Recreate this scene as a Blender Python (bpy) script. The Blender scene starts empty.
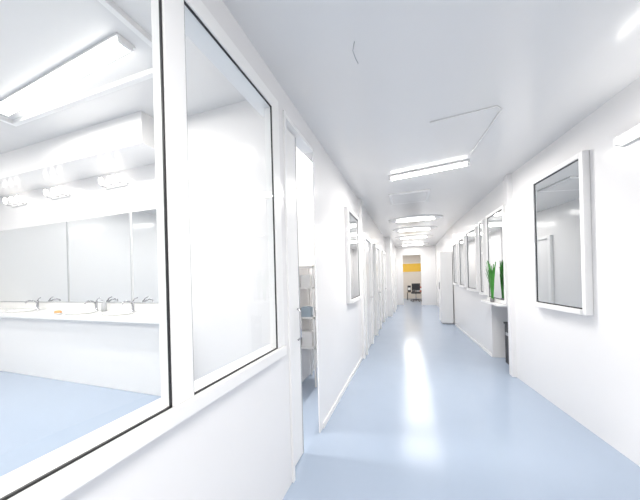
import bpy, bmesh, math, random
from mathutils import Vector, Matrix
random.seed(3)
sc=bpy.context.scene
sc.view_settings.view_transform='Standard'
sc.view_settings.look='None'
sc.view_settings.exposure=0.52

# ---------------- materials ----------------
def mat(name,col,rough=.5,metal=0,emit=None,estr=0,noise=0,bump=0,nscale=5,spec=.5):
    m=bpy.data.materials.new(name); m.use_nodes=True
    nt=m.node_tree; b=nt.nodes['Principled BSDF']
    b.inputs['Base Color'].default_value=(*col,1)
    b.inputs['Roughness'].default_value=rough
    b.inputs['Metallic'].default_value=metal
    b.inputs['Specular IOR Level'].default_value=spec
    if emit:
        b.inputs['Emission Color'].default_value=(*emit,1)
        b.inputs['Emission Strength'].default_value=estr
    if noise or bump:
        tc=nt.nodes.new('ShaderNodeTexCoord'); n=nt.nodes.new('ShaderNodeTexNoise')
        n.inputs['Scale'].default_value=nscale; n.inputs['Detail'].default_value=3
        nt.links.new(tc.outputs['Object'],n.inputs['Vector'])
        if noise:
            mx=nt.nodes.new('ShaderNodeMix'); mx.data_type='RGBA'
            mx.inputs[6].default_value=(*[c*(1-noise) for c in col],1)
            mx.inputs[7].default_value=(*[min(1,c*(1+noise)) for c in col],1)
            nt.links.new(n.outputs['Fac'],mx.inputs[0]); nt.links.new(mx.outputs[2],b.inputs['Base Color'])
        if bump:
            bp=nt.nodes.new('ShaderNodeBump'); bp.inputs['Strength'].default_value=bump; bp.inputs['Distance'].default_value=.01
            nt.links.new(n.outputs['Fac'],bp.inputs['Height']); nt.links.new(bp.outputs['Normal'],b.inputs['Normal'])
    return m
WALL=mat('wall_paint',(.87,.86,.86),.15,noise=.01,bump=.05,nscale=2.5)
CEIL=mat('ceiling_paint',(.80,.793,.79),.18,noise=.01,bump=.10,nscale=2)
FLOOR=mat('blue_epoxy',(.395,.47,.585),.19,noise=.03,bump=.10,nscale=2.2,spec=.42)
TRIM=mat('white_trim',(.88,.875,.87),.3,noise=.005)
GREY=mat('grey_edge',(.45,.46,.48),.4,noise=.02)
BLACK=mat('black_gasket',(.012,.012,.014),.4,noise=.02)
MIRR=mat('mirror_glass',(.80,.82,.83),.02,metal=1,noise=.005)
CHROME=mat('chrome',(.5,.5,.52),.12,metal=1,noise=.01)
PORC=mat('porcelain',(.85,.85,.84),.12,noise=.01)
TUBE=mat('lamp_tube',(1,1,1),.5,emit=(1,.97,.91),estr=8,noise=.001)
BULB=mat('lamp_bulb',(1,1,1),.5,emit=(1,.95,.88),estr=4,noise=.001)
YEL=mat('yellow_board',(.85,.52,.05),.5,noise=.05)
DARK=mat('dark_plastic',(.03,.03,.035),.45,noise=.1)
ORG=mat('orange_soap',(.85,.35,.12),.4,noise=.05)
LEAF=mat('leaf_green',(.04,.24,.025),.4,noise=.5,nscale=14)
POT=mat('pot_grey',(.25,.25,.26),.5,noise=.1)
SOIL=mat('soil',(.05,.03,.02),.9,noise=.3)
WOOD=mat('shelf_wood',(.45,.36,.28),.5,noise=.15,nscale=8)
CREAM=mat('cream_wall',(.76,.70,.63),.5,noise=.02)
BOXC=mat('box_blue',(.4,.48,.55),.5,noise=.1)
RED=mat('box_red',(.5,.12,.08),.5,noise=.1)
def glassmat():
    m=bpy.data.materials.new('window_glass'); m.use_nodes=True; nt=m.node_tree; nt.nodes.clear()
    o=nt.nodes.new('ShaderNodeOutputMaterial'); mx=nt.nodes.new('ShaderNodeMixShader')
    t=nt.nodes.new('ShaderNodeBsdfTransparent'); g=nt.nodes.new('ShaderNodeBsdfGlossy'); f=nt.nodes.new('ShaderNodeLayerWeight')
    p=nt.nodes.new('ShaderNodeMath'); p.operation='POWER'; p.inputs[1].default_value=5
    q=nt.nodes.new('ShaderNodeMath'); q.operation='MULTIPLY_ADD'; q.inputs[1].default_value=.92; q.inputs[2].default_value=.05
    f.inputs[0].default_value=.5
    t.inputs[0].default_value=(.97,.98,.975,1); g.inputs['Roughness'].default_value=.01
    nt.links.new(f.outputs['Facing'],p.inputs[0]); nt.links.new(p.outputs[0],q.inputs[0]); nt.links.new(q.outputs[0],mx.inputs[0])
    nt.links.new(t.outputs[0],mx.inputs[1]); nt.links.new(g.outputs[0],mx.inputs[2]); nt.links.new(mx.outputs[0],o.inputs[0])
    return m
GLASS=glassmat()

# ---------------- mesh builder ----------------
class B:
    def __init__(s): s.bm=bmesh.new(); s.mats=[]
    def mi(s,m):
        if m not in s.mats: s.mats.append(m)
        return s.mats.index(m)
    def box(s,a,b,m):
        x0,y0,z0=[min(a[i],b[i]) for i in range(3)]; x1,y1,z1=[max(a[i],b[i]) for i in range(3)]
        v=[s.bm.verts.new(p) for p in [(x0,y0,z0),(x1,y0,z0),(x1,y1,z0),(x0,y1,z0),(x0,y0,z1),(x1,y0,z1),(x1,y1,z1),(x0,y1,z1)]]
        k=s.mi(m)
        for f in [(0,3,2,1),(4,5,6,7),(0,1,5,4),(1,2,6,5),(2,3,7,6),(3,0,4,7)]:
            fc=s.bm.faces.new([v[i] for i in f]); fc.material_index=k
        return s
    def quad(s,ps,m):
        s.bm.faces.new([s.bm.verts.new(p) for p in ps]).material_index=s.mi(m); return s
    def prism(s,poly,z0,z1,m):
        k=s.mi(m); n=len(poly)
        a=[s.bm.verts.new((*p,z0)) for p in poly]; b=[s.bm.verts.new((*p,z1)) for p in poly]
        s.bm.faces.new(a[::-1]).material_index=k; s.bm.faces.new(b).material_index=k
        for i in range(n): s.bm.faces.new([a[i],a[(i+1)%n],b[(i+1)%n],b[i]]).material_index=k
        return s
    def tube(s,pts,r,m,seg=14,caps=True):
        k=s.mi(m); pts=[Vector(p) for p in pts]; rs=r if isinstance(r,(list,tuple)) else [r]*len(pts)
        rings=[]; up=None
        for i,p in enumerate(pts):
            d=(pts[min(i+1,len(pts)-1)]-pts[max(i-1,0)]).normalized()
            if up is None: up=Vector((0,0,1)) if abs(d.z)<.9 else Vector((1,0,0))
            sx=d.cross(up).normalized(); sy=d.cross(sx).normalized()
            if i: up=-sy if (-sy).dot(up)>0 else sy
            rings.append([s.bm.verts.new(p+(sx*math.cos(t)+sy*math.sin(t))*rs[i]) for t in [2*math.pi*j/seg for j in range(seg)]])
        for a,b in zip(rings,rings[1:]):
            for j in range(seg):
                f=s.bm.faces.new([a[j],a[(j+1)%seg],b[(j+1)%seg],b[j]]); f.material_index=k; f.smooth=True
        if caps:
            for rg in (rings[0],rings[-1]): s.bm.faces.new(rg).material_index=k
        return s
    def lathe(s,c,prof,m,seg=28,sx=1,sy=1):
        k=s.mi(m); rings=[]
        for r,z in prof:
            rings.append([s.bm.verts.new((c[0]+r*sx*math.cos(t),c[1]+r*sy*math.sin(t),c[2]+z)) for t in [2*math.pi*j/seg for j in range(seg)]])
        for a,b in zip(rings,rings[1:]):
            for j in range(seg):
                f=s.bm.faces.new([a[j],a[(j+1)%seg],b[(j+1)%seg],b[j]]); f.material_index=k; f.smooth=True
        s.bm.faces.new(rings[0]).material_index=k; s.bm.faces.new(rings[-1]).material_index=k
        return s
    def done(s,name,mtx=None,bevel=0):
        bmesh.ops.recalc_face_normals(s.bm,faces=s.bm.faces)
        me=bpy.data.meshes.new(name); s.bm.to_mesh(me); s.bm.free()
        for m in s.mats: me.materials.append(m)
        o=bpy.data.objects.new(name,me); sc.collection.objects.link(o)
        if mtx is not None: o.matrix_world=mtx
        if bevel:
            bv=o.modifiers.new('bevel','BEVEL'); bv.width=bevel; bv.segments=2; bv.limit_method='ANGLE'; bv.angle_limit=math.radians(50)
        return o

def frame(p,s):
    """local frame: x along wall, y into the room, z up"""
    s=Vector((*s,0)).normalized(); y=Vector((0,0,1)).cross(s)
    M=Matrix.Identity(4)
    for i in range(3): M[i][0]=s[i]; M[i][1]=y[i]; M[i][2]=(0,0,1)[i]; M[i][3]=(p[0],p[1],0)[i]
    return M

XL=-.826; H=1.45; CZ=2.80; RZ=3.6
# ---------------- shell ----------------
B().box((-8,-3.2,-.1),(2.6,17.2,0),FLOOR).done('floor')
B().box((XL-.02,-3.1,CZ),(2.5,17.1,CZ+.1),CEIL).done('ceiling')
B().box((-7.8,-3.1,RZ),(XL-.02,6.2,RZ+.1),CEIL).done('ceiling_washroom')
# left wall
w=B(); a,b=XL-.1,XL
w.box((a,-3,0),(b,1.60,.97),WALL)
w.box((a,-3,2.60),(b,1.60,RZ),WALL)
w.box((a,-3,.97),(b,-2.0,2.60),WALL)
w.box((a,1.60,0),(b,1.72,RZ),WALL)
w.box((a,1.72,2.62),(b,2.60,RZ),WALL)
w.prism([(b,2.32),(b,2.60),(a,2.60),(b-.012,2.32)],0,2.62,WALL)
w.box((a,2.60,0),(b,9.6,RZ),WALL)
w.done('wall_left')
B().box((a,9.6,0),(-.62,13.4,CZ),WALL).done('wall_left_far')
# right wall
P=[(2.21,-3.0),(1.35,4.36),(1.165,8.28),(1.15,13.4)]
w=B(); w.prism([P[0],(P[0][0]+.15,-3),(1.5,4.36),P[1]],0,CZ,WALL); w.done('wall_right_near')
F2=frame(P[1],(P[2][0]-P[1][0],P[2][1]-P[1][1])); L2=(Vector(P[2])-Vector(P[1])).length
w=B()
w.box((0,-.45,0),(.10,0,CZ),WALL).box((.10,-.45,.97),(.88,0,CZ),WALL).box((.88,-.45,0),(L2,0,CZ),WALL).box((.10,-.45,0),(.88,-.36,.97),WALL)
w.done('wall_right_middle',F2)
B().prism([P[2],(1.5,8.28),(1.5,13.4),P[3]],0,CZ,WALL).done('wall_right_far')
# end wall with opening
B().box((-.93,13.4,0),(-.32,13.5,CZ),WALL).box((.50,13.4,0),(1.5,13.5,CZ),WALL).box((-.32,13.4,2.38),(.50,13.5,CZ),WALL).done('wall_end')
B().box((-.37,13.37,0),(-.32,13.4,2.43),TRIM).box((.50,13.37,0),(.55,13.4,2.43),TRIM).box((-.32,13.37,2.38),(.50,13.4,2.43),TRIM).done('trim_1')
B().box((-1.6,17,0),(1.9,17.1,CZ),CREAM).done('wall_end_room')
B().box((-1.7,13.5,0),(-1.6,17.1,CZ),CREAM).done('wall_end_room_left')
B().box((1.8,13.5,0),(1.9,17.0,CZ),CREAM).done('wall_end_room_right')
B().box((XL-.1,-3.1,0),(2.4,-3,CZ),WALL).done('wall_back')
# washroom shell
B().box((-7.8,2.95,0),(-2.8,3.05,RZ),WALL).done('wall_washroom_mirror_side')
B().box((-2.8,2.75,0),(-1.45,3.05,RZ),WALL).done('wall_partition')
B().box((-1.55,3.05,0),(-1.45,6.1,RZ),WALL).done('wall_store_left')
B().box((-1.45,6.0,0),(XL-.1,6.1,RZ),WALL).done('wall_store_end')
B().box((-7.9,-3.1,0),(-7.8,3.05,RZ),WALL).done('wall_washroom_left')
B().box((-7.8,-3.1,0),(XL-.1,-3,RZ),WALL).done('wall_washroom_back')
B().box((-7.8,2.45,3.2),(-3.15,2.95,RZ),WALL).done('bulkhead')

# baseboards
B().box((XL,2.40,0),(XL+.012,4.60,.05),TRIM).done('baseboard_left')
B().box((.9,0,0),(L2-.1,.012,.05),TRIM).done('baseboard_right',F2)

# ---------------- windows on left wall ----------------
def pane(y0,y1,i):
    z0,z1=1.0,2.55
    w=B(); g=.007
    for (p,q) in [((y0,z0),(y1,z0+g)),((y0,z1-g),(y1,z1)),((y0,z0),(y0+g,z1)),((y1-g,z0),(y1,z1))]:
        w.box((XL+.007,p[0],p[1]),(XL+.014,q[0],q[1]),BLACK)
    x=XL+.010
    w.quad([(x,y0+g,z0+g),(x,y1-g,z0+g),(x,y1-g,z1-g),(x,y0+g,z1-g)],GLASS)
    o=w.done('window_%d'%i); return o
ps=[(.815,1.515),(-.62,.72),(-1.95,-.70)]
for i,p in enumerate(ps): pane(*p,i+1)
w=B(); x0,x1=XL-.10,XL+.022
w.box((x0,-2.0,.94),(x1+.015,1.60,1.0),TRIM)
w.box((x0,-2.0,2.55),(x1,1.60,2.63),TRIM)
for y0,y1 in [(-2.0,-1.95),(-.70,-.62),(.72,.815),(1.515,1.60)]: w.box((XL-.04,y0,1.0),(x1,y1,2.55),TRIM)
w.done('window_frame',bevel=.004)

# ---------------- sliding door near left ----------------
B().box((XL-.1,1.70,0),(XL+.015,1.73,2.64),TRIM).box((XL-.1,1.73,2.61),(XL+.004,2.32,2.64),TRIM).done('trim_2',bevel=.003)
w=B().box((XL-.075,1.735,.01),(XL-.04,2.0,2.60),TRIM)
w.box((XL-.078,2.0,.01),(XL-.037,2.012,2.60),GREY)
w.tube([(XL-.035,1.95,.95),(XL-.01,1.95,.97),(XL-.01,1.95,1.18),(XL-.035,1.95,1.2)],.008,CHROME)
w.done('sliding_door')
# shelf inside
w=B(); 
for x in (-1.43,-1.22):
    for y in (3.15,3.55): w.box((x,y+.12,0),(x+.02,y+.14,1.6),TRIM)
for z in (.5,.9,1.3,1.58): w.box((-1.43,3.27,z),(-1.20,3.69,z+.02),TRIM)
for z,m,h in ((.52,TRIM,.2),(.92,BOXC,.13),(1.32,PORC,.16)):
    w.box((-1.4,3.30,z),(-1.26,3.42,z+h),m); w.box((-1.38,3.46,z),(-1.26,3.60,z+h*.7),PORC)
w.done('storage_shelf')

# ---------------- mirrors ----------------
def mirror(M,s0,wd,z0=1.06,z1=2.48,g=.013):
    w=B(); fw=.045; d=.055
    w.box((-wd/2,0,z0),(-wd/2+fw,d,z1),TRIM).box((wd/2-fw,0,z0),(wd/2,d,z1),TRIM)
    w.box((-wd/2+fw,0,z1-fw),(wd/2-fw,d,z1),TRIM).box((-wd/2+fw,0,z0),(wd/2-fw,d+.02,z0+fw),TRIM)
    a,b,c,e=-wd/2+fw,wd/2-fw,z0+fw,z1-fw
    w.box((a,.036,c),(a+g,.042,e),BLACK).box((b-g,.036,c),(b,.042,e),BLACK).box((a+g,.036,c),(b-g,.042,c+g),BLACK).box((a+g,.036,e-g),(b-g,.042,e),BLACK)
    w.box((a+g*.5,.004,c+g*.5),(b-g*.5,.038,e-g*.5),MIRR)
    return w.done('wall_mirror',M@Matrix.Translation((s0+wd/2,0.001,0)),bevel=.002)
F1=frame((1.859,0),(-.117,1)); k1=math.sqrt(1+.117**2)
mirror(F1,2.96*k1,.80,1.05,2.50)
mirror(F2,.10,.78,.99,2.42)
mirror(F2,1.05,.28,1.05,2.40); mirror(F2,1.50,.74,1.08,2.36); mirror(F2,2.42,.55,1.12,2.30); mirror(F2,3.2,.5,1.15,2.25)
FL=frame((XL,0),(0,-1))
mirror(FL,-4.33,.80,1.08,2.40)

# niche contents
B().box((.35,-.34,0),(.62,-.10,.62),DARK).box((.33,-.35,.62),(.64,-.09,.65),BLACK).box((.40,-.10,.45),(.57,-.09,.50),GREY).done('waste_bin',F2,bevel=.01)
B().box((.10,0.001,.955),(.88,.16,.985),TRIM).done('wall_shelf',F2,bevel=.004)
w=B(); c=(.46,.115,.986)
w.lathe(c,[(.026,0),(.030,.05),(.034,.06),(.030,.06),(.028,.05)],POT).lathe(c,[(.028,.045),(.01,.05)],SOIL)
for i in range(19):
    t=i*2.4; r=.005+.015*random.random(); h=.38+.24*random.random(); lean=.05+.14*random.random()
    dx,dy=math.cos(t),abs(math.sin(t))*.3; k=w.mi(LEAF); prev=None
    for j in range(9):
        q=j/8; wd=.026*math.sin(math.pi*min(.96,.25+.75*q))**.7+.001
        px=c[0]+dx*(r+lean*q*q); py=c[1]+dy*(r+lean*q*q); pz=c[2]+.04+h*q
        l=w.bm.verts.new((px-wd,py+dx*wd*.4,pz)); rr=w.bm.verts.new((px+wd,py-dx*wd*.4,pz)); mdl=w.bm.verts.new((px,py+.006,pz))
        if prev:
            for A,Bq,C,D in ((prev[0],prev[1],mdl,l),(prev[1],prev[2],rr,mdl)):
                f=w.bm.faces.new([A,Bq,C,D]); f.material_index=k; f.smooth=True
        prev=(l,mdl,rr)
w.done('snake_plant',F2)

# ---------------- doors along corridor ----------------
def door(M,s0,i,wd=.9,h=2.15):
    w=B(); t=.07; e=.001
    w.box((s0,e,0),(s0+t,.06,h+t),TRIM).box((s0+wd-t,e,0),(s0+wd,.06,h+t),TRIM).box((s0+t,e,h),(s0+wd-t,.06,h+t),TRIM)
    w.box((s0+t,.003,.01),(s0+wd-t,.025,h),WALL)
    w.tube([(s0+t+.07,.025,1.0),(s0+t+.07,.07,1.0),(s0+t+.2,.07,1.0)],.01,CHROME,8)
    w.done('door_%d'%i,M,bevel=.004)
door(FL,-5.75,1); door(FL,-7.4,2); door(FL,-9.3,3)
door(frame((-.62,0),(0,-1)),-11.6,4)
door(frame(P[2],(P[3][0]-P[2][0],P[3][1]-P[2][1])),1.8,5)
B().box((XL,4.62,0),(XL+.05,4.74,CZ),WALL).done('trim_3',bevel=.004)
B().box((1.35-.05,4.30,0),(1.42,4.42,CZ),WALL).done('trim_4',bevel=.006)
# tall cabinet
w=B(); w.box((.84,8.35,.04),(1.145,8.85,2.08),TRIM).box((.86,8.37,0),(1.14,8.83,.04),GREY)
w.box((.83,8.36,.06),(.84,8.595,2.06),TRIM).box((.83,8.605,.06),(.84,8.84,2.06),TRIM).box((.815,8.55,1.0),(.83,8.57,1.2),CHROME).box((.815,8.63,1.0),(.83,8.65,1.2),CHROME)
w.done('tall_cabinet',bevel=.004)

# ---------------- light fixtures ----------------
def area(loc,rot,sx,sy,p,col=(1,.97,.93)):
    l=bpy.data.lights.new('lamp','AREA'); l.shape='RECTANGLE'; l.size=sx; l.size_y=sy; l.energy=p; l.color=col
    o=bpy.data.objects.new('fixture_lamp',l); o.rotation_euler=rot; o.location=loc; sc.collection.objects.link(o); return o
def fixture(x,y,z,ang=0,L=.94,p=18,tubes=1,name='ceiling_tube_light',oval=False):
    w=B(); w.box((-L/2,-.04*tubes,-.022),(L/2,.04*tubes,0),TRIM)
    if oval:  # rounded reflector tray around the lamp
        w.lathe((0,0,0),[(.62,0),(.61,-.02),(.57,-.022),(.54,-.006)],TRIM,40,1,.5)
    for k in range(tubes):
        yy=(k-(tubes-1)/2)*.08
        w.tube([(-L/2+.03,yy,-.042),(L/2-.03,yy,-.042)],.017,TUBE)
    for sgn in (-1,1): w.box((sgn*(L/2-.03),-.03*tubes,-.062),(sgn*L/2,.03*tubes,-.022),TRIM)
    o=w.done(name,Matrix.Translation((x,y,z-.001))@Matrix.Rotation(ang,4,'Z'),bevel=.003)
    a=area((0,0,-.075),(0,0,0),L*.9,.06,p); a.parent=o
    return o
fixture(.24,3.67,CZ,-.17,.96,32)
fixture(.3,-.35,CZ,0,.96,34)  # unseen lamp just behind the camera, added to brighten the corridor
fixture(.3,-2.1,CZ,0,.96,18)  # second unseen lamp further back, added as fill light
for y,p in ((6.8,9),(8.3,12),(10.0,15),(12.4,15)): fixture(.15,y,CZ,0,.92,p,oval=True)
fixture(0,15.2,CZ,0,.92,32)  # unseen lamp, added to brighten the end room
# washroom
fixture(-3.5,1.76,RZ,-.06,2.35,44,2)
fixture(-6.2,1.2,RZ,-.06,1.3,24,2)  # this lamp and the next two: out of frame, added for washroom brightness
fixture(-3.5,-1.0,RZ,0,2.35,40,2)
fixture(-6.2,-1.4,RZ,0,1.3,24,2)
fixture(-1.2,4.6,RZ,math.pi/2,.9,45,1)  # unseen lamp, added to lighten the dark storeroom behind the sliding door
w=B()
for p,q in (((-4.9,.95),(-2.1,1.0)),((-4.9,2.0),(-2.1,2.05)),((-4.9,1.0),(-4.85,2.0)),((-2.15,1.0),(-2.1,2.0))): w.box((*p,RZ-.05),(*q,RZ),TRIM)
w.done('trim_5')
# wall tube light right
w=B(); w.box((1.75,0.001,2.37),(2.66,.03,2.46),TRIM)
w.tube([(1.80,.045,2.415),(2.61,.045,2.415)],.016,TUBE)
for s in (1.75,2.63): w.box((s,.03,2.385),(s+.03,.065,2.445),TRIM)
w.done('wall_tube_light',F1,bevel=.003)
# mirror lamps
for x in (-7.0,-5.75,-4.35):
    w=B(); w.box((x-.25,2.92,2.95),(x+.25,2.949,2.99),TRIM)
    for k in (-.2,0,.2):
        w.tube([(x+k,2.92,2.965),(x+k,2.86,2.965),(x+k,2.84,2.985)],.010,CHROME,8)
        w.lathe((x+k,2.84,2.99),[(.015,0),(.026,.03),(.03,.06),(.026,.09),(.012,.105)],BULB,14)
    w.done('vanity_light')

# ceiling bits
w=B(); w.box((-.30,4.55,CZ-.02),(.34,5.2,CZ-.001),TRIM).box((-.26,4.59,CZ-.026),(.30,5.16,CZ-.02),CEIL); w.done('ceiling_access_panel',bevel=.003)
B().tube([(.2,2.55,CZ-.006),(.70,2.50,CZ-.006),(.75,2.56,CZ-.006),(.68,3.40,CZ-.006)],.005,TRIM,8).done('cable_conduit')
B().tube([(-.27,1.52,CZ),(-.28,1.52,CZ-.05),(-.265,1.52,CZ-.10),(-.25,1.51,CZ-.14)],.0025,GREY,6).done('ceiling_wire')

# ---------------- washroom vanity ----------------
w=B(); w.box((-7.79,2.50,0),(-2.82,2.94,.93),TRIM).box((-7.79,2.40,.93),(-2.82,2.94,1.0),PORC)
w.done('vanity_counter',bevel=.006)
B().box((-7.79,2.93,1.001),(-2.82,2.949,1.12),PORC).done('trim_6')
for x0,x1 in ((-7.75,-5.57),(-5.53,-4.05),(-4.01,-3.30),(-3.02,-2.84)):
    B().box((x0,2.925,1.14),(x1,2.949,2.52),MIRR).box((x0,2.922,1.125),(x1,2.949,1.14),GREY).box((x1-.012,2.92,1.14),(x1,2.925,2.52),GREY).done('vanity_mirror')
for x in (-6.28,-4.73,-3.92):
    w=B(); c=(x,2.62,1.001)
    w.lathe(c,[(.20,0),(.215,.012),(.205,.022),(.18,.016),(.10,.008),(.03,.005)],PORC,32,1,.75); w.done('washbasin')
    w=B(); y=2.84
    w.lathe((x,y,1.001),[(.028,0),(.028,.012),(.02,.02),(.02,.14),(.022,.15),(.01,.16)],CHROME,16)
    w.tube([(x,y,1.12),(x,y-.05,1.16),(x,y-.11,1.17),(x,y-.15,1.15),(x,y-.155,1.125)],.012,CHROME,10)
    w.tube([(x,y,1.155),(x+.03,y,1.19),(x+.10,y,1.215)],.008,CHROME,8); w.done('faucet')
w=B(); w.lathe((-4.98,2.48,1.001),[(.05,0),(.07,.02),(.066,.022),(.04,.008)],PORC,20,1.3,.8).lathe((-4.98,2.48,1.01),[(.03,0),(.05,.015),(.045,.035),(.02,.045)],ORG,20,1.3,.8); w.done('soap_dish')
w=B(); w.lathe((-4.55,2.84,1.001),[(.035,0),(.035,.12),(.012,.14),(.012,.17)],GREY,18).tube([(-4.55,2.84,1.165),(-4.55,2.80,1.175)],.006,CHROME,8); w.done('soap_dispenser')

# ---------------- end room ----------------
w=B(); w.box((-.45,16.96,1.62),(.75,16.999,2.12),YEL).box((-.48,16.97,1.59),(.78,16.99,1.62),TRIM).box((-.48,16.97,2.12),(.78,16.99,2.15),TRIM); w.done('wall_poster')
w=B(); w.box((-.2,15.9,.42),(.7,16.4,.46),WOOD)
for x in (-.18,.64):
    for y in (15.92,16.34): w.box((x,y,0),(x+.04,y+.04,.42),DARK)
w.done('low_table',bevel=.004)
w=B()
for i,(x,h,m) in enumerate(((-.15,.36,DARK),(.08,.3,DARK),(.3,.42,GREY),(.5,.3,RED))): 
    w.box((x,16,.461),(x+.18,16.25,.46+h),m); w.box((x+.02,15.99,.46+h*.3),(x+.16,16.0,.46+h*.7),TRIM)
w.done('equipment_boxes',bevel=.008)
w=B(); cx,cy=.28,15.2   # swivel chair
for i in range(5):
    t=i*2*math.pi/5+.3; e=(cx+.27*math.cos(t),cy+.27*math.sin(t))
    w.tube([(cx,cy,.10),(e[0],e[1],.07)],[.025,.016],DARK,8)
    w.lathe((e[0],e[1],0),[(.012,0),(.03,.02),(.03,.045),(.012,.06)],DARK,10)
w.tube([(cx,cy,.08),(cx,cy,.43)],.025,CHROME,10)
w.box((cx-.24,cy-.23,.43),(cx+.24,cy+.23,.51),DARK)
w.tube([(cx,cy-.2,.46),(cx,cy-.29,.50),(cx,cy-.28,.72)],.018,DARK,8)
w.box((cx-.21,cy-.29,.62),(cx+.21,cy-.24,.98),DARK)
w.done('office_chair',bevel=.012)

# ---------------- camera ----------------
cd=bpy.data.cameras.new('camera'); cam=bpy.data.objects.new('camera',cd); sc.collection.objects.link(cam)
cd.sensor_width=36; cd.lens=265/640*36; cd.shift_y=27/640; cd.clip_start=.02
psi=math.atan(90/265)
cam.matrix_world=Matrix.Translation((0,0,H))@Matrix.Rotation(psi,4,'Z')@Matrix.Rotation(math.pi/2,4,'X')@Matrix.Rotation(math.radians(-1.5),4,'Z')
sc.camera=cam
wd=bpy.data.worlds.new('world'); sc.world=wd; wd.use_nodes=True
wd.node_tree.nodes['Background'].inputs[0].default_value=(.8,.85,.9,1)
wd.node_tree.nodes['Background'].inputs[1].default_value=.5
